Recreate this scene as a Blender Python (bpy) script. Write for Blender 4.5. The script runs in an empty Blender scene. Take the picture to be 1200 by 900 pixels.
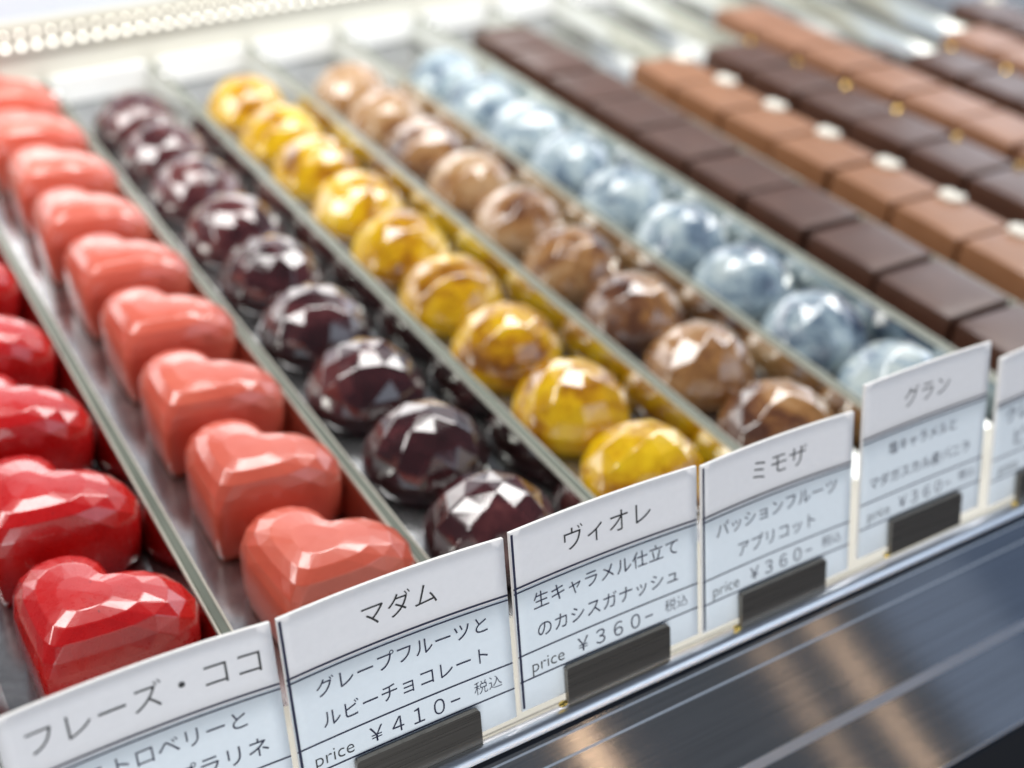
import bpy, bmesh, math, random
from mathutils import Vector, Matrix

# ---------------------------------------------------------------- camera, world, lights
S = 0.028                       # one working unit = 28 mm (one bonbon)
SC = bpy.context.scene
COL = SC.collection
rnd = random.Random(7)

cam_d = bpy.data.cameras.new('camera')
cam = bpy.data.objects.new('camera', cam_d)
COL.objects.link(cam)
SC.camera = cam
cam.location = (-1.6455 * S, -4.6116 * S, 5.4965 * S)
cam.rotation_euler = (0.9782, -0.0705, -0.5583)
cam_d.sensor_width = 36.0
cam_d.lens = 42.6
cam_d.clip_start = 0.005
cam_d.clip_end = 50
cam_d.dof.use_dof = True
cam_d.dof.focus_distance = 6.7 * S
cam_d.dof.aperture_fstop = 0.0426 / (0.152 * S)
cam_d.dof.aperture_blades = 0

world = bpy.data.worlds.new('World')
SC.world = world
world.use_nodes = True
bg = world.node_tree.nodes['Background']
bg.inputs[0].default_value = (0.62, 0.74, 1.0, 1)
bg.inputs[1].default_value = 0.085

SC.view_settings.view_transform = 'Standard'
SC.view_settings.look = 'None'
SC.view_settings.exposure = 0.12
SC.view_settings.gamma = 1.0


def area(name, loc, target, sx, sy, radiance, colour):
    d = bpy.data.lights.new(name, 'AREA')
    d.shape = 'RECTANGLE'
    d.size, d.size_y = sx * S, sy * S
    d.energy = radiance * math.pi * sx * S * sy * S
    d.color = colour
    o = bpy.data.objects.new(name, d)
    COL.objects.link(o)
    o.location = Vector(loc) * S
    dv = Vector(target) - Vector(loc)
    o.rotation_euler = dv.to_track_quat('-Z', 'Y').to_euler()
    return o


area('case_lamp', (4.0, 5.4, 10.0), (4.0, 4.2, 0), 40, 2.0, 13.0, (1.0, 0.985, 0.96))
area('back_window', (1.5, 13.5, 3.2), (2.0, 4.0, 0.5), 19, 2.4, 3.4, (1.0, 0.99, 0.97))
area('back_wall_fill', (5, 8.6, 3.4), (5, 11, 0.0), 24, 0.5, 9.5, (1.0, 0.985, 0.95))  # fill added to brighten the back wall and tray ends
area('side_window', (27, 8.0, 5.5), (4, 2, 0.3), 16, 6, 2.2, (0.82, 0.90, 1.0))
area('shop_window', (15.0, -15.0, 11.0), (2.5, 0.5, 0.3), 20, 9, 1.5, (0.72, 0.85, 1.0))
area('card_fill', (-4.5, -17.0, 1.0), (1.5, -0.5, 0.3), 17, 9, 4.8, (0.93, 0.97, 1.0))  # low front fill added to brighten the card faces
area('shop_ceiling', (19, 25.0, 18.0), (5, 4, 0), 40, 20, 0.9, (0.96, 0.96, 1.0))
area('street_glow', (23, -16.0, 2.0), (5, -1, -0.5), 9, 7, 0.62, (0.50, 0.67, 1.0))
area('rail_fill', (11, -17.0, 1.5), (3, -1, -0.5), 15, 8, 0.30, (0.85, 0.92, 1.0))  # dim grey fill added for the rail to reflect
for wx, wl in ((8.1, 8.0), (12.5, 1.8), (14.0, 3.2)):
    area('warm_lamp', (wx, -14.0, 2.0), (wx * 0.24, -1, -0.5), 0.12, 6.0, wl * 2.6, (1.0, 0.66, 0.40))


# ---------------------------------------------------------------- helpers
def tag(o, label=None, cat=None, group=None, kind=None):
    if label: o['label'] = label
    if cat: o['category'] = cat
    if group: o['group'] = group
    if kind: o['kind'] = kind
    return o


def empty(name, loc=(0, 0, 0), rz=0.0):
    o = bpy.data.objects.new(name, None)
    o.empty_display_size = 0.005
    COL.objects.link(o)
    o.location = Vector(loc) * S
    o.rotation_euler = (0, 0, rz)
    return o


def obj(name, bm, m, parent=None, scale=True):
    if scale:
        bmesh.ops.scale(bm, vec=(S, S, S), verts=bm.verts[:])
    me = bpy.data.meshes.new(name)
    bm.to_mesh(me)
    bm.free()
    mats = m if isinstance(m, (list, tuple)) else [m]
    for k in mats:
        me.materials.append(k)
    o = bpy.data.objects.new(name, me)
    COL.objects.link(o)
    if parent: o.parent = parent
    return o


def copy_thing(o, parent=None):
    c = o.copy()
    COL.objects.link(c)
    if parent: c.parent = parent
    for ch in list(o.children):
        copy_thing(ch, c)
    return c


def box(bm, x0, x1, y0, y1, z0, z1, mi=0):
    v = [bm.verts.new(p) for p in ((x0, y0, z0), (x1, y0, z0), (x1, y1, z0), (x0, y1, z0),
                                   (x0, y0, z1), (x1, y0, z1), (x1, y1, z1), (x0, y1, z1))]
    out = []
    for q in ((3, 2, 1, 0), (4, 5, 6, 7), (0, 1, 5, 4), (1, 2, 6, 5), (2, 3, 7, 6), (3, 0, 4, 7)):
        f = bm.faces.new([v[i] for i in q])
        f.material_index = mi
        out.append(f)
    return out


class Mat:
    """small wrapper for procedural materials"""
    def __init__(s, name, **kw):
        s.m = bpy.data.materials.new(name)
        s.m.use_nodes = True
        s.t = s.m.node_tree
        s.p = s.t.nodes['Principled BSDF']
        for k, v in kw.items():
            s.set(k, v)

    def set(s, k, v):
        k = {'base': 'Base Color', 'rough': 'Roughness', 'metal': 'Metallic', 'ior': 'IOR', 'spec': 'Specular IOR Level',
             'coat': 'Coat Weight', 'coat_rough': 'Coat Roughness', 'sss': 'Subsurface Weight', 'aniso': 'Anisotropic',
             'aniso_rot': 'Anisotropic Rotation', 'emit': 'Emission Color', 'estr': 'Emission Strength'}.get(k, k)
        if isinstance(v, tuple) and len(v) == 3: v = (*v, 1)
        s.p.inputs[k].default_value = v

    def n(s, kind, **kw):
        nd = s.t.nodes.new(kind)
        for k, v in kw.items():
            if hasattr(nd, k): setattr(nd, k, v)
            else: nd.inputs[k].default_value = v
        return nd

    def link(s, a, b): s.t.links.new(a, b)

    def coords(s, scale=(1, 1, 1), per_object=True):
        tc = s.n('ShaderNodeTexCoord')
        mp = s.n('ShaderNodeMapping')
        mp.inputs['Scale'].default_value = scale
        s.link(tc.outputs['Object'], mp.inputs['Vector'])
        if per_object:
            oi = s.n('ShaderNodeObjectInfo')
            mu = s.n('ShaderNodeMath', operation='MULTIPLY')
            mu.inputs[1].default_value = 37.0
            s.link(oi.outputs['Random'], mu.inputs[0])
            cx = s.n('ShaderNodeCombineXYZ')
            for i in range(3): s.link(mu.outputs[0], cx.inputs[i])
            s.link(cx.outputs[0], mp.inputs['Location'])
        return mp.outputs[0]

    def noise(s, vec, scale, detail=4, rough=0.55, dist=0.0):
        nd = s.n('ShaderNodeTexNoise')
        nd.inputs['Scale'].default_value = scale
        nd.inputs['Detail'].default_value = detail
        nd.inputs['Roughness'].default_value = rough
        nd.inputs['Distortion'].default_value = dist
        s.link(vec, nd.inputs['Vector'])
        return nd.outputs['Fac']

    def ramp(s, fac, stops):
        r = s.n('ShaderNodeValToRGB')
        e = r.color_ramp.elements
        while len(e) < len(stops): e.new(0.5)
        for el, (p, c) in zip(e, stops):
            el.position = p
            el.color = (*c, 1) if len(c) == 3 else c
        s.link(fac, r.inputs[0])
        return r.outputs['Color']

    def mix(s, fac, a, b, mode='MIX'):
        nd = s.n('ShaderNodeMix', data_type='RGBA', blend_type=mode)
        for sock, v in ((nd.inputs[0], fac), (nd.inputs[6], a), (nd.inputs[7], b)):
            if hasattr(v, 'links'): s.link(v, sock)
            else: sock.default_value = v if not (isinstance(v, tuple) and len(v) == 3) else (*v, 1)
        return nd.outputs[2]

    def base(s, out): s.link(out, s.p.inputs['Base Color'])

    def rough_from(s, fac, lo, hi):
        mr = s.n('ShaderNodeMapRange')
        mr.inputs['To Min'].default_value = lo
        mr.inputs['To Max'].default_value = hi
        s.link(fac, mr.inputs['Value'])
        s.link(mr.outputs[0], s.p.inputs['Roughness'])

    def bump(s, fac, strength, dist=0.0003):
        b = s.n('ShaderNodeBump')
        b.inputs['Strength'].default_value = strength
        b.inputs['Distance'].default_value = dist
        s.link(fac, b.inputs['Height'])
        s.link(b.outputs[0], s.p.inputs['Normal'])


# ---------------------------------------------------------------- materials
def marbled(name, stops, scale, dist, speck=None, rough=0.16, sss=0.0, spec=0.5, vary=0.05, mottle=0.16, coat=1.0, coat_rough=0.04):
    m = Mat(name, rough=rough, coat=coat, coat_rough=coat_rough, spec=spec)
    m.p.inputs['Coat IOR'].default_value = 1.55
    v = m.coords()
    a = m.noise(v, scale, 5, 0.6, dist)
    oi = m.n('ShaderNodeObjectInfo')
    mr = m.n('ShaderNodeMapRange')
    mr.inputs['To Min'].default_value = -vary
    mr.inputs['To Max'].default_value = vary
    m.link(oi.outputs['Random'], mr.inputs['Value'])
    ad = m.n('ShaderNodeMath', operation='ADD')
    fi = m.n('ShaderNodeMapRange')
    fi.inputs['To Min'].default_value = -mottle
    fi.inputs['To Max'].default_value = mottle
    m.link(m.noise(v, scale * 6.5, 6, 0.72, 0.6), fi.inputs['Value'])
    a2 = m.n('ShaderNodeMath', operation='ADD')
    m.link(a, a2.inputs[0]); m.link(fi.outputs[0], a2.inputs[1])
    m.link(a2.outputs[0], ad.inputs[0]); m.link(mr.outputs[0], ad.inputs[1])
    c = m.ramp(ad.outputs[0], stops)
    if speck:
        b = m.noise(v, scale * 9, 3, 0.6, 0.3)
        f = m.ramp(b, [(speck[0], (0, 0, 0)), (speck[0] + 0.07, (1, 1, 1))])
        c = m.mix(f, c, speck[1])
    m.base(c)
    m.rough_from(m.noise(v, scale * 12, 2), rough * 0.7, rough * 1.5)
    fine = m.noise(v, scale * 14, 3)
    m.bump(fine, 0.06)
    if sss:
        m.set('sss', sss)
        m.p.inputs['Subsurface Radius'].default_value = (0.004, 0.002, 0.001)
        m.p.inputs['Subsurface Scale'].default_value = 1.0
    return m.m


M_RED = marbled('red_cocoa_butter', [(0.3, (0.46, 0.005, 0.006)), (0.6, (0.56, 0.009, 0.009)), (0.8, (0.62, 0.022, 0.013))], 60, 0.4,
                (0.70, (0.16, 0.008, 0.01)), 0.26, coat=0.8, coat_rough=0.10)
M_CORAL = marbled('coral_ruby_chocolate', [(0.25, (0.60, 0.098, 0.056)), (0.55, (0.66, 0.122, 0.073)), (0.8, (0.70, 0.155, 0.092))], 45, 0.3,
                  None, 0.30, coat=0.75, coat_rough=0.12)
M_VIOLET = marbled('aubergine_shell', [(0.3, (0.022, 0.009, 0.009)), (0.45, (0.044, 0.013, 0.015)), (0.56, (0.090, 0.025, 0.027)), (0.72, (0.16, 0.052, 0.048))], 50, 0.8, None, 0.11)
M_YELLOW = marbled('amber_yellow_shell', [(0.35, (0.19, 0.062, 0.004)), (0.44, (0.42, 0.175, 0.005)), (0.53, (0.68, 0.39, 0.006)),
                                          (0.68, (0.80, 0.53, 0.012))], 55, 0.9, None, 0.13)
M_BROWN = marbled('bronze_shell', [(0.27, (0.065, 0.025, 0.016)), (0.37, (0.16, 0.066, 0.030)), (0.47, (0.34, 0.165, 0.056)), (0.64, (0.46, 0.29, 0.15))], 55, 1.0, None, 0.15, vary=0.08)
M_BLUE = marbled('pearl_blue_shell', [(0.35, (0.05, 0.072, 0.12)), (0.44, (0.14, 0.20, 0.27)), (0.52, (0.30, 0.39, 0.45)), (0.66, (0.56, 0.64, 0.64))], 75, 1.2, None, 0.20, vary=0.07)


def chocolate(name, c0, c1, rough):
    m = Mat(name, rough=rough, spec=0.42, coat=0.12, coat_rough=0.28)
    v = m.coords()
    m.base(m.ramp(m.noise(v, 90, 5, 0.6, 0.4), [(0.3, c0), (0.7, c1)]))
    m.rough_from(m.noise(v, 140, 3), rough * 0.8, rough * 1.25)
    m.bump(m.noise(v, 110, 5, 0.6), 0.22, 0.0005)
    return m.m


M_DARK = chocolate('dark_chocolate', (0.066, 0.025, 0.014), (0.095, 0.038, 0.022), 0.36)
M_MILK = chocolate('milk_chocolate', (0.255, 0.108, 0.044), (0.31, 0.138, 0.062), 0.40)
M_PALE = chocolate('pale_milk_chocolate', (0.265, 0.118, 0.060), (0.32, 0.152, 0.082), 0.40)

m = Mat('salt_flake', base=(0.86, 0.83, 0.74), rough=0.45); M_FLAKE = m.m
m = Mat('gold_leaf', base=(0.95, 0.66, 0.18), rough=0.22, metal=1.0); M_GOLD = m.m

m = Mat('mirror_shelf', base=(0.60, 0.61, 0.60), rough=0.16, metal=0.9)
v = m.coords(per_object=False)
m.base(m.ramp(m.noise(v, 120, 5, 0.65, 0.6), [(0.3, (0.27, 0.275, 0.28)), (0.7, (0.47, 0.48, 0.49))]))
m.rough_from(m.noise(v, 300, 4), 0.13, 0.24)
m.bump(m.noise(v, 160, 4), 0.12, 0.0003)
M_FLOOR = m.m

# polished divider wall: half mirror over smoked plastic
m = Mat('smoked_mirror_acrylic', base=(0.74, 0.75, 0.71), rough=0.045, metal=1.0, spec=0.6)
v = m.coords(per_object=False)
m.rough_from(m.noise(v, 200, 3), 0.02, 0.075)
M_MIRROR = m.m
m = Mat('chrome', base=(0.85, 0.85, 0.85), rough=0.08, metal=1.0); M_CHROME = m.m
m = Mat('green_glass_edge', base=(0.115, 0.135, 0.105), rough=0.42, spec=0.4)
v = m.coords((1, 0.15, 1), False)
m.base(m.ramp(m.noise(v, 300, 3), [(0.3, (0.085, 0.105, 0.078)), (0.7, (0.125, 0.145, 0.112))]))
M_EDGE = m.m
m = Mat('pale_cut_edge', base=(0.55, 0.56, 0.48), rough=0.22, spec=0.7); M_RIM = m.m

m = Mat('cream_enamel', base=(0.80, 0.78, 0.68), rough=0.35)
v = m.coords(per_object=False)
m.base(m.ramp(m.noise(v, 40, 4), [(0.3, (0.42, 0.405, 0.345)), (0.7, (0.50, 0.485, 0.42))]))
M_CREAM = m.m
m = Mat('white_enamel', base=(0.70, 0.69, 0.61), rough=0.3); M_WALL = m.m
m = Mat('pale_blue_enamel', base=(0.60, 0.66, 0.74), rough=0.25); M_UPPER = m.m
m = Mat('glare_white_gloss', base=(0.92, 0.92, 0.90), rough=0.12, coat=1.0, coat_rough=0.05); M_CAP = m.m
m = Mat('led_lens', base=(0.9, 0.9, 0.85), emit=(1.0, 0.985, 0.92), estr=3.6); M_LED = m.m

m = Mat('brushed_aluminium', base=(0.30, 0.31, 0.33), rough=0.2, metal=1.0, aniso=0.35, aniso_rot=0.25)
v = m.coords((0.35, 160, 160), False)
a = m.noise(v, 55, 6, 0.7)
m.base(m.ramp(a, [(0.34, (0.12, 0.122, 0.126)), (0.66, (0.215, 0.218, 0.225))]))
m.rough_from(a, 0.07, 0.13)
m.bump(a, 0.02, 0.0001)
cx = m.n('ShaderNodeCombineXYZ'); cx.inputs[0].default_value = 1.0
m.link(cx.outputs[0], m.p.inputs['Tangent'])
M_ALU = m.m
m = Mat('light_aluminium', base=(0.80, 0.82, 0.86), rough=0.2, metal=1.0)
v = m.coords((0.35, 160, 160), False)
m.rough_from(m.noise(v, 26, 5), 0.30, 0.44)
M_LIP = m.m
m = Mat('void_black', base=(0.006, 0.006, 0.007), rough=0.5); M_BLACK = m.m
m = Mat('dark_steel', base=(0.17, 0.165, 0.15), rough=0.3, metal=0.9)
v = m.coords((1.5, 120, 120), False)
a = m.noise(v, 26, 5)
m.base(m.ramp(a, [(0.3, (0.20, 0.178, 0.15)), (0.7, (0.25, 0.225, 0.195))]))
m.rough_from(a, 0.22, 0.36)
M_STEEL = m.m


def paper(name, c):
    m = Mat(name, base=c, rough=0.5, spec=0.35)
    v = m.coords(per_object=True)
    f = m.noise(v, 900, 3)
    m.base(m.ramp(f, [(0.3, tuple(k * 0.97 for k in c)), (0.7, c)]))
    m.bump(f, 0.04)
    return m.m


M_TITLE = paper('warm_grey_card', (0.80, 0.775, 0.775))
M_BODY = paper('pale_blue_card', (0.80, 0.845, 0.872))
M_BACK = paper('white_card', (0.82, 0.81, 0.79))
m = Mat('navy_ink', base=(0.012, 0.014, 0.045), rough=0.5); M_NAVY = m.m
m = Mat('black_ink', base=(0.012, 0.011, 0.012), rough=0.5); M_INK = m.m

# ---------------------------------------------------------------- the case
P = 1.3714                      # pitch of the rows
FZ = -0.34                      # height of the shelf
Y0, Y1 = 0.16, 9.95             # front and back of the dividers


def wall_y(x): return 10.0 + 0.142 * x


bm = bmesh.new()
vs = [bm.verts.new(p) for p in ((-6, -0.72, FZ), (26, -0.72, FZ), (26, wall_y(26) + 1, FZ), (-6, wall_y(-6) + 1, FZ))]
bm.faces.new(vs)
tag(obj('shelf', bm, M_FLOOR), kind='structure')

case = empty('display_case', (4, -0.9, -1.4))
tag(case, 'chocolate display case with brushed metal front rail and bright white back wall', 'display case')


def in_case(name, bm, m, parent=None):
    o = obj(name, bm, m, parent or case)
    if parent is None:
        o.matrix_parent_inverse = Matrix.Translation(-case.location)
    return o


# front rail: an extruded profile (y, z, material index of the strip that starts here)
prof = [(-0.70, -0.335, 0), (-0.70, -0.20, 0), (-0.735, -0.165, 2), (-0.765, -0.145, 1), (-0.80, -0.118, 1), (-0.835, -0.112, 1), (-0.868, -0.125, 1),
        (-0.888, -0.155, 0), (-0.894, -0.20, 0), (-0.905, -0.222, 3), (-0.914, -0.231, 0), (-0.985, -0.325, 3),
        (-0.995, -0.335, 0), (-1.16, -0.56, 0), (-1.318, -0.775, 3), (-1.362, -0.830, 0), (-1.56, -1.10, 0),
        (-1.728, -1.33, 3), (-1.739, -1.343, 0), (-1.755, -1.385, 0), (-1.74, -1.42, 0), (-1.70, -1.43, 0)]
m = Mat('satin_band', base=(0.30, 0.31, 0.33), rough=0.36, metal=1.0)
v = m.coords((0.35, 160, 160), False)
m.rough_from(m.noise(v, 26, 5), 0.28, 0.42)
M_BAND = m.m
bm = bmesh.new()
xs = [-6 + i * 1.0 for i in range(27)]
rows = [[bm.verts.new((x, y, z)) for (y, z, _) in prof] for x in xs]
for a, b in zip(rows, rows[1:]):
    for k in range(len(prof) - 1):
        f = bm.faces.new((a[k], a[k + 1], b[k + 1], b[k]))
        f.material_index = prof[k][2]
        f.smooth = 3 <= k <= 7
in_case('front_rail', bm, [M_ALU, M_LIP, M_CREAM, M_BAND])
bm = bmesh.new(); box(bm, -6, 20, -1.62, 0.0, -4.5, -1.432); in_case('void_panel', bm, M_BLACK)  # black block stands in for the dark void below the rail
bm = bmesh.new(); box(bm, -6, 20, -0.695, 0.14, -0.42, -0.305)
in_case('ledge', bm, M_CREAM)

# back wall (slightly skew to the rows), its glare-white lower step and the row of small leds
def wall_box(bm, x0, x1, d0, d1, z0, z1, mi=0):
    v = [bm.verts.new(p) for p in ((x0, wall_y(x0) + d0, z0), (x1, wall_y(x1) + d0, z0), (x1, wall_y(x1) + d1, z0), (x0, wall_y(x0) + d1, z0),
                                   (x0, wall_y(x0) + d0, z1), (x1, wall_y(x1) + d0, z1), (x1, wall_y(x1) + d1, z1), (x0, wall_y(x0) + d1, z1))]
    for q in ((3, 2, 1, 0), (4, 5, 6, 7), (0, 1, 5, 4), (1, 2, 6, 5), (2, 3, 7, 6), (3, 0, 4, 7)):
        bm.faces.new([v[i] for i in q]).material_index = mi


bm = bmesh.new(); wall_box(bm, -6, 26, 0.0, 0.25, -0.1, 0.74); in_case('back_panel', bm, M_WALL)
bm = bmesh.new(); wall_box(bm, -6, 26, 0.03, 0.25, 0.745, 1.25); in_case('upper_panel', bm, M_UPPER)
bm = bmesh.new(); wall_box(bm, -6, 26, -0.05, -0.004, 0.36, 0.68)
strip = in_case('led_strip', bm, M_CREAM)
for rz, rr in ((0.45, 0.026), (0.60, 0.016)):  # the upper, fainter row stands in for a reflection of the leds
    for i in range(50):
        x = -1.6 + i * 0.185
        bm = bmesh.new()
        bmesh.ops.create_cone(bm, cap_ends=True, segments=10, radius1=rr, radius2=rr * 0.8, depth=0.03,
                              matrix=Matrix.Translation((x, wall_y(x) - 0.067, rz)) @ Matrix.Rotation(math.radians(90 + 8), 4, 'X'))
        in_case('led', bm, M_LED, strip)

# tray ends, whiter than the wall: its strong glare is put into their colour
for k in range(-1, 11):
    x0, x1 = k * P + 0.065, (k + 1) * P - 0.065
    bm = bmesh.new(); wall_box(bm, x0, x1, -0.10, -0.012, FZ + 0.01, 0.02)
    bmesh.ops.bevel(bm, geom=bm.edges[:], offset=0.015, segments=2, affect='EDGES')
    o = in_case('tray_end', bm, M_CAP)

# dividers
DIV = {-1: 'leftmost grey-edged divider, left of the red hearts', 0: 'green-edged divider between the red hearts and the coral hearts',
       1: 'green-edged divider between the coral hearts and the aubergine domes', 2: 'mirror divider between the aubergine domes and the yellow domes',
       3: 'mirror divider between the yellow domes and the bronze domes', 4: 'mirror divider between the bronze domes and the pale blue domes',
       5: 'pale-edged divider between the blue domes and the plain dark chocolate squares',
       6: 'thin divider between the plain dark squares and the milk squares with white flakes',
       7: 'divider between the flaked milk squares and the gold-dotted dark squares',
       8: 'divider between the gold-dotted dark squares and the plain pale milk squares',
       9: 'blurred divider on the right of the plain pale milk squares', 10: 'blurred divider between the far dark row and the far milk row',
       11: 'blurred divider right of the far milk row'}
TH = 0.043
for k, lab in DIV.items():
    d = empty('divider', (k * P, Y0, FZ))
    tag(d, lab, 'divider', 'dividers between the rows of chocolates')
    L = wall_y(k * P) - Y0 - 0.12
    h = -FZ if k < 6 else -FZ - 0.06
    bm = bmesh.new(); fs = box(bm, -TH, TH, 0, L, 0.004, h - 0.012)
    for v in bm.verts:                                   # the walls flare towards the shelf
        if v.co.z < 0.01: v.co.x *= 0.128 / TH
    obj('wall', bm, M_MIRROR, d)
    bm = bmesh.new(); box(bm, -TH * 0.55, TH * 0.62, -0.004, L, h - 0.0115, h + 0.002); obj('edge', bm, M_EDGE, d)
    for sx, w in ((-1, 0.32), (1, 0.28)):
        a, b = sorted((sx * TH * 1.08, sx * TH * (1 - w)))
        bm = bmesh.new(); box(bm, a, b, -0.006, L, h - 0.03, h + 0.006)
        bmesh.ops.bevel(bm, geom=bm.edges[:], offset=0.005, segments=1, affect='EDGES')
        obj('rim', bm, M_RIM, d)
    bm = bmesh.new()
    bmesh.ops.create_uvsphere(bm, u_segments=14, v_segments=9, radius=0.06, matrix=Matrix.Translation((0, L - 0.5, h + 0.02)))
    o = obj('stud', bm, M_CHROME, d)  # chrome ball added to catch the lamps as a blurred glint
    for f in o.data.polygons: f.use_smooth = True


# ---------------------------------------------------------------- chocolates
def dome_mesh():
    bm = bmesh.new()
    R, H = 0.495, 0.575
    for n, r, z, off in ((32, 0.475, 0.0, 0), (32, R, 0.09, 0), (32, 0.490, 0.18, 0.5), (12, 0.442, 0.30, 0.3), (10, 0.352, 0.42, 0.1), (7, 0.235, 0.51, 0.2), (3, 0.075, H - 0.012, 0.4)):
        for i in range(n):
            a = 2 * math.pi * (i + off) / n
            bm.verts.new((r * math.cos(a), r * math.sin(a), z))
    bmesh.ops.convex_hull(bm, input=bm.verts[:])
    for v in [v for v in bm.verts if not v.link_faces]: bm.verts.remove(v)
    bmesh.ops.dissolve_limit(bm, angle_limit=math.radians(4), verts=bm.verts[:], edges=bm.edges[:])
    sharp = [e for e in bm.edges if len(e.link_faces) == 2 and e.calc_face_angle() > math.radians(9) and min(v.co.z for v in e.verts) > 0.12]
    bmesh.ops.bevel(bm, geom=sharp, offset=0.014, segments=2, profile=0.6, affect='EDGES')
    for f in bm.faces:
        c = f.calc_center_median()
        f.smooth = c.z < 0.26 and abs(f.normal.z) < 0.62
    return bm


def heart_mesh():
    N = 25

    def out(t, fill):
        x = 16 * math.sin(t) ** 3
        y = 13 * math.cos(t) - 5 * math.cos(2 * t) - 2 * math.cos(3 * t) - math.cos(4 * t)
        h = Vector((x * 0.0350, (y + 2.5) * 0.0355 + 0.02))
        a = math.pi / 2 - t
        e = Vector((0.52 * math.cos(a), 0.44 * math.sin(a) + 0.03))
        d = abs(((t / math.pi + 1) % 2) - 1)
        if d > 0.8: h.y = h.y * (1 - 0.17 * (d - 0.8) / 0.2)      # blunt tip
        return h.lerp(e, fill + 0.08) * 1.06
    bm = bmesh.new()
    #        z     scale  stagger fill
    rings = [(0.0, 0.93, 0, 0.06), (0.07, 0.98, 0, 0.06), (0.22, 1.0, 0, 0.06), (0.37, 1.0, 0, 0.08), (0.44, 0.98, 0, 0.10),
             (0.53, 0.905, 0.5, 0.15), (0.615, 0.765, 0, 0.24), (0.672, 0.565, 0.5, 0.36), (0.700, 0.30, 0, 0.55)]
    R = []
    for z, s, off, fill in rings:
        R.append([bm.verts.new((*(out(2 * math.pi * (i + off) / N, fill) * s), z)) for i in range(N)])
    for k, (a, b) in enumerate(zip(R, R[1:])):
        da, db = rings[k][2], rings[k + 1][2]
        for i in range(N):
            j = (i + 1) % N
            if da == db:
                bm.faces.new((a[i], a[j], b[j], b[i])).smooth = True
            elif db > da:
                bm.faces.new((a[i], a[j], b[i]))
                bm.faces.new((b[i], a[j], b[j]))
            else:
                bm.faces.new((a[i], b[j], b[i]))
                bm.faces.new((a[i], a[j], b[j]))
    top = bm.verts.new((0, 0.02, 0.708))
    for i in range(N): bm.faces.new((R[-1][i], R[-1][(i + 1) % N], top))
    bm.faces.new(list(reversed(R[0])))
    bmesh.ops.recalc_face_normals(bm, faces=bm.faces[:])
    sm = {f for f in bm.faces if f.smooth}
    sharp = [e for e in bm.edges if len(e.link_faces) == 2 and not (e.link_faces[0] in sm and e.link_faces[1] in sm)
             and e.calc_face_angle() > math.radians(7) and min(v.co.z for v in e.verts) > 0.3]
    bmesh.ops.bevel(bm, geom=sharp, offset=0.005, segments=1, affect='EDGES')
    return bm


def square_mesh(w, d, h):
    bm = bmesh.new()
    box(bm, -w / 2, w / 2, -d / 2, d / 2, 0, h)
    bmesh.ops.subdivide_edges(bm, edges=bm.edges[:], cuts=3, use_grid_fill=True)
    for v in bm.verts:
        if v.co.z > h - 0.001:
            q = max(abs(v.co.x) / (w / 2), abs(v.co.y) / (d / 2))
            v.co.z += -0.012 * q * q + rnd.uniform(-0.003, 0.003)
            v.co.x *= 0.985; v.co.y *= 0.985
    ed = [e for e in bm.edges if len(e.link_faces) == 2 and e.calc_face_angle() > math.radians(50)]
    bmesh.ops.bevel(bm, geom=ed, offset=0.018, segments=3, profile=0.5, affect='EDGES')
    for f in bm.faces: f.smooth = True
    return bm


ORD = ['frontmost', 'second from the front', 'third from the front', 'fourth from the front', 'fifth from the front', 'sixth from the front',
       'seventh from the front', 'eighth from the front', 'ninth from the front', 'tenth from the front', 'eleventh from the front', 'twelfth from the front']


def row(proto, n, pos, rot, label, cat, group):
    for j in range(n):
        o = proto if j == 0 else copy_thing(proto)
        x, y = pos(j)
        y += rnd.uniform(-0.02, 0.02)
        o.location = (x * S, y * S, (FZ + 0.004) * S)
        o.rotation_euler = (0, 0, rot(j))
        tag(o, label % ORD[j], cat, group)


def spin(j): return rnd.uniform(0, 6.28)


jit = lambda a: rnd.uniform(-a, a)
HR = -math.radians(47)       # the hearts' tips point to the front left
red = obj('heart_chocolate', heart_mesh(), M_RED)
row(red, 6, lambda j: (-0.725 + jit(0.025), 0.935 + 1.12 * j), lambda j: HR + jit(0.09),
    'glossy red faceted heart chocolate, %s in its row', 'chocolate', 'red heart chocolates in the left row')
coral = obj('heart_chocolate', heart_mesh(), M_CORAL)
row(coral, 9, lambda j: (0.665 + jit(0.025), 0.745 + 1.07 * j), lambda j: HR + jit(0.08),
    'coral pink faceted heart chocolate, %s in its row', 'chocolate', 'coral heart chocolates')
for k, mat, colour in ((1, M_VIOLET, 'dark aubergine'), (2, M_YELLOW, 'amber yellow marbled'), (3, M_BROWN, 'bronze brown marbled'), (4, M_BLUE, 'pearly pale blue')):
    dome = obj('dome_chocolate', dome_mesh(), mat)
    row(dome, 9, lambda j, k=k: ((k + 0.5) * P + jit(0.015), 0.834 + j * 1.0), spin,
        colour + ' gem-cut dome chocolate, %s in its row', 'chocolate', colour + ' dome chocolates')


def flake_bm(w, d, h):
    bm = bmesh.new()
    r = random.Random(3)
    for i in range(16):
        s = r.uniform(0.04, 0.085)
        mt = Matrix.Translation((w / 2 - 0.13 + r.uniform(-0.07, 0.06), d / 2 - 0.16 + r.uniform(-0.11, 0.10), h + s * 0.25)) @ \
            Matrix.Rotation(r.uniform(0, 3), 4, 'Z') @ Matrix.Rotation(r.uniform(-0.5, 0.5), 4, 'X') @ Matrix.Diagonal((s * 1.1, s * 0.8, s * 0.75, 1))
        bmesh.ops.create_icosphere(bm, subdivisions=1, radius=1.0, matrix=mt)
    return bm


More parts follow.
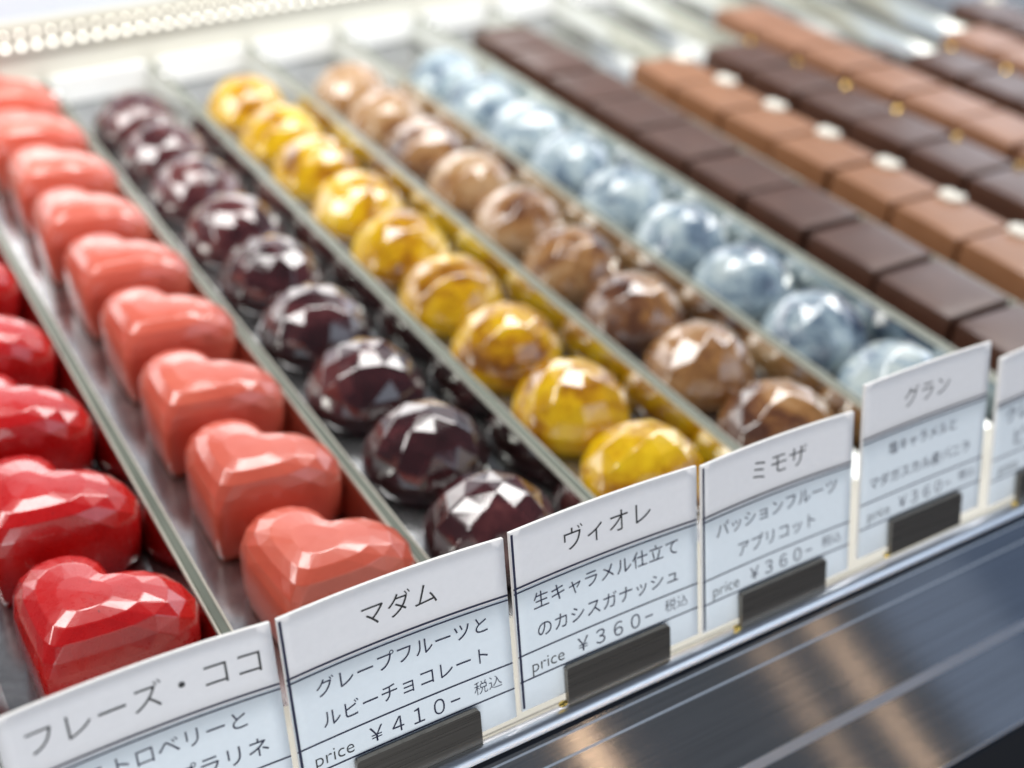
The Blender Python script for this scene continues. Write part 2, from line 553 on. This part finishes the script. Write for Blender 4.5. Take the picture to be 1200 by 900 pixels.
def gold_bm(w, d, h):
    bm = bmesh.new()
    r = random.Random(5)
    for i in range(4):
        s = r.uniform(0.035, 0.055)
        mt = Matrix.Translation((w / 2 - 0.09 + r.uniform(-0.02, 0.02), d / 2 - 0.08 + r.uniform(-0.02, 0.02), h + 0.01)) @ \
            Matrix.Rotation(r.uniform(-0.6, 0.6), 4, 'X') @ Matrix.Rotation(r.uniform(-0.6, 0.6), 4, 'Y') @ Matrix.Diagonal((s, s, 0.02, 1))
        bmesh.ops.create_icosphere(bm, subdivisions=1, radius=1.0, matrix=mt)
    return bm


def squares(k, n, y, pitch, w, d, h, mat, label, group, topping=None, dx=0.0, cat='chocolate'):
    if topping:
        root = empty('square_chocolate')
        obj('block', square_mesh(w, d, h), mat, root)
        if topping == 'flakes': obj('salt_flakes', flake_bm(w, d, h), M_FLAKE, root)
        else: obj('gold_leaf', gold_bm(w, d, h), M_GOLD, root)
    else:
        root = obj('square_chocolate', square_mesh(w, d, h), mat)
    row(root, n, lambda j: ((k + 0.5) * P + dx + jit(0.012), y + j * pitch), lambda j: jit(0.03), label, cat, group)


H = 0.46
squares(5, 10, 0.62, 0.963, 0.86, 0.90, H, M_DARK, 'plain dark chocolate square beside the blue domes, %s in its row', 'plain dark chocolate squares', dx=0.0)
squares(6, 7, 1.72, 0.945, 0.84, 0.89, H, M_MILK, 'milk chocolate square with white flakes, %s in its row', 'milk chocolate squares with flakes', 'flakes')
squares(7, 7, 1.86, 0.945, 0.88, 0.89, H, M_DARK, 'dark chocolate square with a gold dot, %s in its row', 'gold dotted dark squares', 'gold', dx=0.05)
squares(8, 7, 3.2, 0.95, 0.90, 0.89, H, M_PALE, 'plain pale milk chocolate square, %s in its row', 'plain pale milk squares', dx=0.0)
squares(9, 3, 4.3, 0.95, 0.92, 0.91, H, M_DARK, 'blurred dark gold-dotted square at the upper right, %s in its row', 'far dark squares', 'gold', dx=0.05)
squares(10, 3, 4.9, 0.95, 0.90, 0.89, H, M_PALE, 'blurred pale milk chocolate square in the upper right, %s in its row', 'far milk squares', dx=0.05)
squares(11, 3, 5.9, 0.95, 0.92, 0.91, H, M_DARK, 'blurred dark flaked square in the top right corner, %s in its row', 'far right dark squares', 'flakes', dx=0.05)

# ---------------------------------------------------------------- price cards
UP = Vector((0, 0.30, 1.15)).normalized()
FR = Vector((0, -1.15, 0.30)).normalized()


def glyphs(txt, thin):
    cu = bpy.data.curves.new('lettering', 'FONT')
    cu.body = txt
    cu.size = 1.0
    cu.resolution_u = 4
    cu.offset = -thin
    o = bpy.data.objects.new('lettering', cu)
    COL.objects.link(o)
    dg = bpy.context.evaluated_depsgraph_get()
    me = bpy.data.meshes.new_from_object(o.evaluated_get(dg))
    bm = bmesh.new()
    bm.from_mesh(me)
    bpy.data.objects.remove(o)
    bpy.data.meshes.remove(me)
    return bm


class Card:
    def __init__(s, x0, w, h, dz, bow, yaw, label):
        s.w, s.h, s.bow = w, h, bow * 0.5
        s.o = empty('price_card', (x0 + w / 2, -0.75, -0.09 + dz), yaw)
        tag(s.o, label, 'price card', 'price cards along the rail')

    def at(s, u, v, off=0.0):
        """u 0..1 across, v 0..1 down from the top edge"""
        hh = (1 - v)
        b = s.bow * (1 - (2 * u - 1) ** 2) * max(0.0, min(1.0, hh * 1.25))
        return Vector(((u - 0.5) * s.w, 0, 0)) + UP * (hh * s.h) + FR * (off - b)

    def sheet(s, bm, u0, u1, v0, v1, off, mi=0, nu=18, nv=4):
        g = [[bm.verts.new(s.at(u0 + (u1 - u0) * i / nu, v0 + (v1 - v0) * j / nv, off)) for i in range(nu + 1)] for j in range(nv + 1)]
        for j in range(nv):
            for i in range(nu):
                f = bm.faces.new((g[j][i], g[j + 1][i], g[j + 1][i + 1], g[j][i + 1]))
                f.material_index = mi
                f.smooth = True
        return g

    def solid(s, name, u0, u1, v0, v1, mat):
        bm = bmesh.new()
        a = s.sheet(bm, u0, u1, v0, v1, 0.0)
        b = s.sheet(bm, u0, u1, v0, v1, -0.022, 1)
        for f in [f for f in bm.faces if f.material_index == 1]: f.normal_flip()
        ring = lambda g: g[0][:] + [r[-1] for r in g[1:]] + g[-1][-2::-1] + [r[0] for r in g[-2:0:-1]]
        ra, rb = ring(a), ring(b)
        for i in range(len(ra)):
            j = (i + 1) % len(ra)
            bm.faces.new((ra[i], ra[j], rb[j], rb[i])).material_index = 1
        bmesh.ops.recalc_face_normals(bm, faces=bm.faces[:])
        return obj(name, bm, [mat, M_BACK], s.o)

    def rules(s, vs, left=True):
        bm = bmesh.new()
        for v, t in vs: s.sheet(bm, 0.0, 1.0, v - t / 2, v + t / 2, 0.0025, 0, 18, 1)
        if left: s.sheet(bm, 0.004, 0.016, 0.012, 0.985, 0.0032, 0, 1, 10)
        obj('printed_rules', bm, M_NAVY, s.o)

    def text(s, name, txt, u0, u1, v, ink, thin=0.004, sy=1.0):
        bm = glyphs(txt, thin)
        xs = [p.co.x for p in bm.verts]
        if not xs: return
        x0, x1 = min(xs), max(xs)
        k = (u1 - u0) * s.w / (x1 - x0)                # card units per em
        for p in bm.verts:
            uu = u0 + (p.co.x - x0) * k / s.w
            vv = v - (p.co.y - 0.37) * k * sy / s.h
            p.co = s.at(uu, vv, 0.003)
        return obj(name, bm, ink, s.o)


V_RULES = [(0.304, 0.010), (0.330, 0.008), (0.683, 0.008), (0.830, 0.008)]


def card(x0, w, h, dz, bow, yaw, label, title, l1, l2, price, left=True):
    c = Card(x0, w, h, dz, bow, yaw, label)
    c.solid('title_band', 0, 1, 0, 0.318, M_TITLE)
    c.solid('card_body', 0, 1, 0.318, 1.0, M_BODY)
    c.rules(V_RULES, left)
    if title: c.text('title_lettering', title[0], title[1], title[2], 0.158, M_INK, 0.008)
    if l1: c.text('flavour_lettering', l1[0], l1[1], l1[2], 0.415, M_NAVY)
    if l2: c.text('flavour_lettering', l2[0], l2[1], l2[2], 0.580, M_NAVY)
    c.text('price_lettering', 'price', 0.068, 0.238, 0.765, M_INK, 0.012)
    c.text('price_lettering', price, 0.312, 0.735, 0.760, M_NAVY, 0.006)
    c.text('price_lettering', '税込', 0.805, 0.940, 0.750, M_NAVY, 0.012)
    # the dark clip plate that holds the card
    p = empty('card_clip', (x0 + w / 2, -0.75, -0.09 + dz), yaw)
    tag(p, 'dark metal clip plate on the card ' + label.split('price card ')[1].split(',')[0], 'card clip', 'card clips along the rail')
    bm = bmesh.new()
    g = []
    a, b, t = (0.225 - 0.5) * w, (0.805 - 0.5) * w, 0.165 * h
    r = 0.025
    pts = [(a, -0.05), (b, -0.05)]
    for q in range(5):
        an = q / 4 * math.pi / 2
        pts.append((b - r + r * math.cos(an), t - r + r * math.sin(an)))
    for q in range(5):
        an = math.pi / 2 + q / 4 * math.pi / 2
        pts.append((a + r + r * math.cos(an), t - r + r * math.sin(an)))
    f0 = [bm.verts.new(Vector((x, 0, 0)) + UP * z + FR * 0.045) for x, z in pts]
    f1 = [bm.verts.new(Vector((x, 0, 0)) + UP * z + FR * 0.012) for x, z in pts]
    bm.faces.new(f0)
    bm.faces.new(list(reversed(f1)))
    for i in range(len(f0)):
        j = (i + 1) % len(f0)
        bm.faces.new((f0[j], f0[i], f1[i], f1[j]))
    bmesh.ops.recalc_face_normals(bm, faces=bm.faces[:])
    obj('plate', bm, M_STEEL, p)
    # small brass stud at the plate's left foot
    bm = bmesh.new()
    bmesh.ops.create_uvsphere(bm, u_segments=12, v_segments=8, radius=0.022,
                              matrix=Matrix.Translation(Vector((a - 0.045, -0.055, -0.012))) @ Matrix.Diagonal((1.5, 1, 0.8, 1)))
    obj('stud', bm, M_GOLD, p)
    return c


card(-1.430, 1.325, 1.19, 0.0, 0.085, 0.0, 'white price card in front of the red hearts, the leftmost card',
     ('フレーズ・ココ', 0.09, 0.945), ('ストロベリーと', 0.25, 0.855), ('ココナッツプラリネ', 0.08, 0.92), '￥４１０−', False)
card(-0.070, 1.335, 1.19, 0.0, 0.075, 0.0, 'white price card in front of the coral hearts, priced 410 yen',
     ('マダム', 0.35, 0.683), ('グレープフルーツと', 0.116, 0.895), ('ルビーチョコレート', 0.125, 0.885), '￥４１０−')
card(1.302, 1.337, 1.19, 0.02, 0.055, 0.0, 'white price card in front of the aubergine domes, priced 360 yen',
     ('ヴィオレ', 0.277, 0.746), ('生キャラメル仕立て', 0.098, 0.89), ('のカシスガナッシュ', 0.11, 0.885), '￥３６０−')
card(2.684, 1.300, 1.19, 0.0, 0.065, 0.0, 'white price card in front of the yellow domes, priced 360 yen',
     ('ミモザ', 0.34, 0.695), ('パッションフルーツ', 0.095, 0.90), ('アプリコット', 0.235, 0.755), '￥３６０−')
card(4.062, 1.255, 1.30, 0.06, 0.03, 0.0, 'white price card in front of the bronze domes, blurred and tall',
     ('グラン', 0.32, 0.68), ('塩キャラメルと', 0.21, 0.755), ('マダガスカル産バニラ', 0.07, 0.88), '￥３６０−', False)
card(5.462, 1.29, 1.19, 0.0, 0.05, 0.0, 'white price card in front of the dark squares, the rightmost card',
     None, ('クレ', 0.10, 0.30), ('ピ', 0.19, 0.28), '￥３６０−', False)
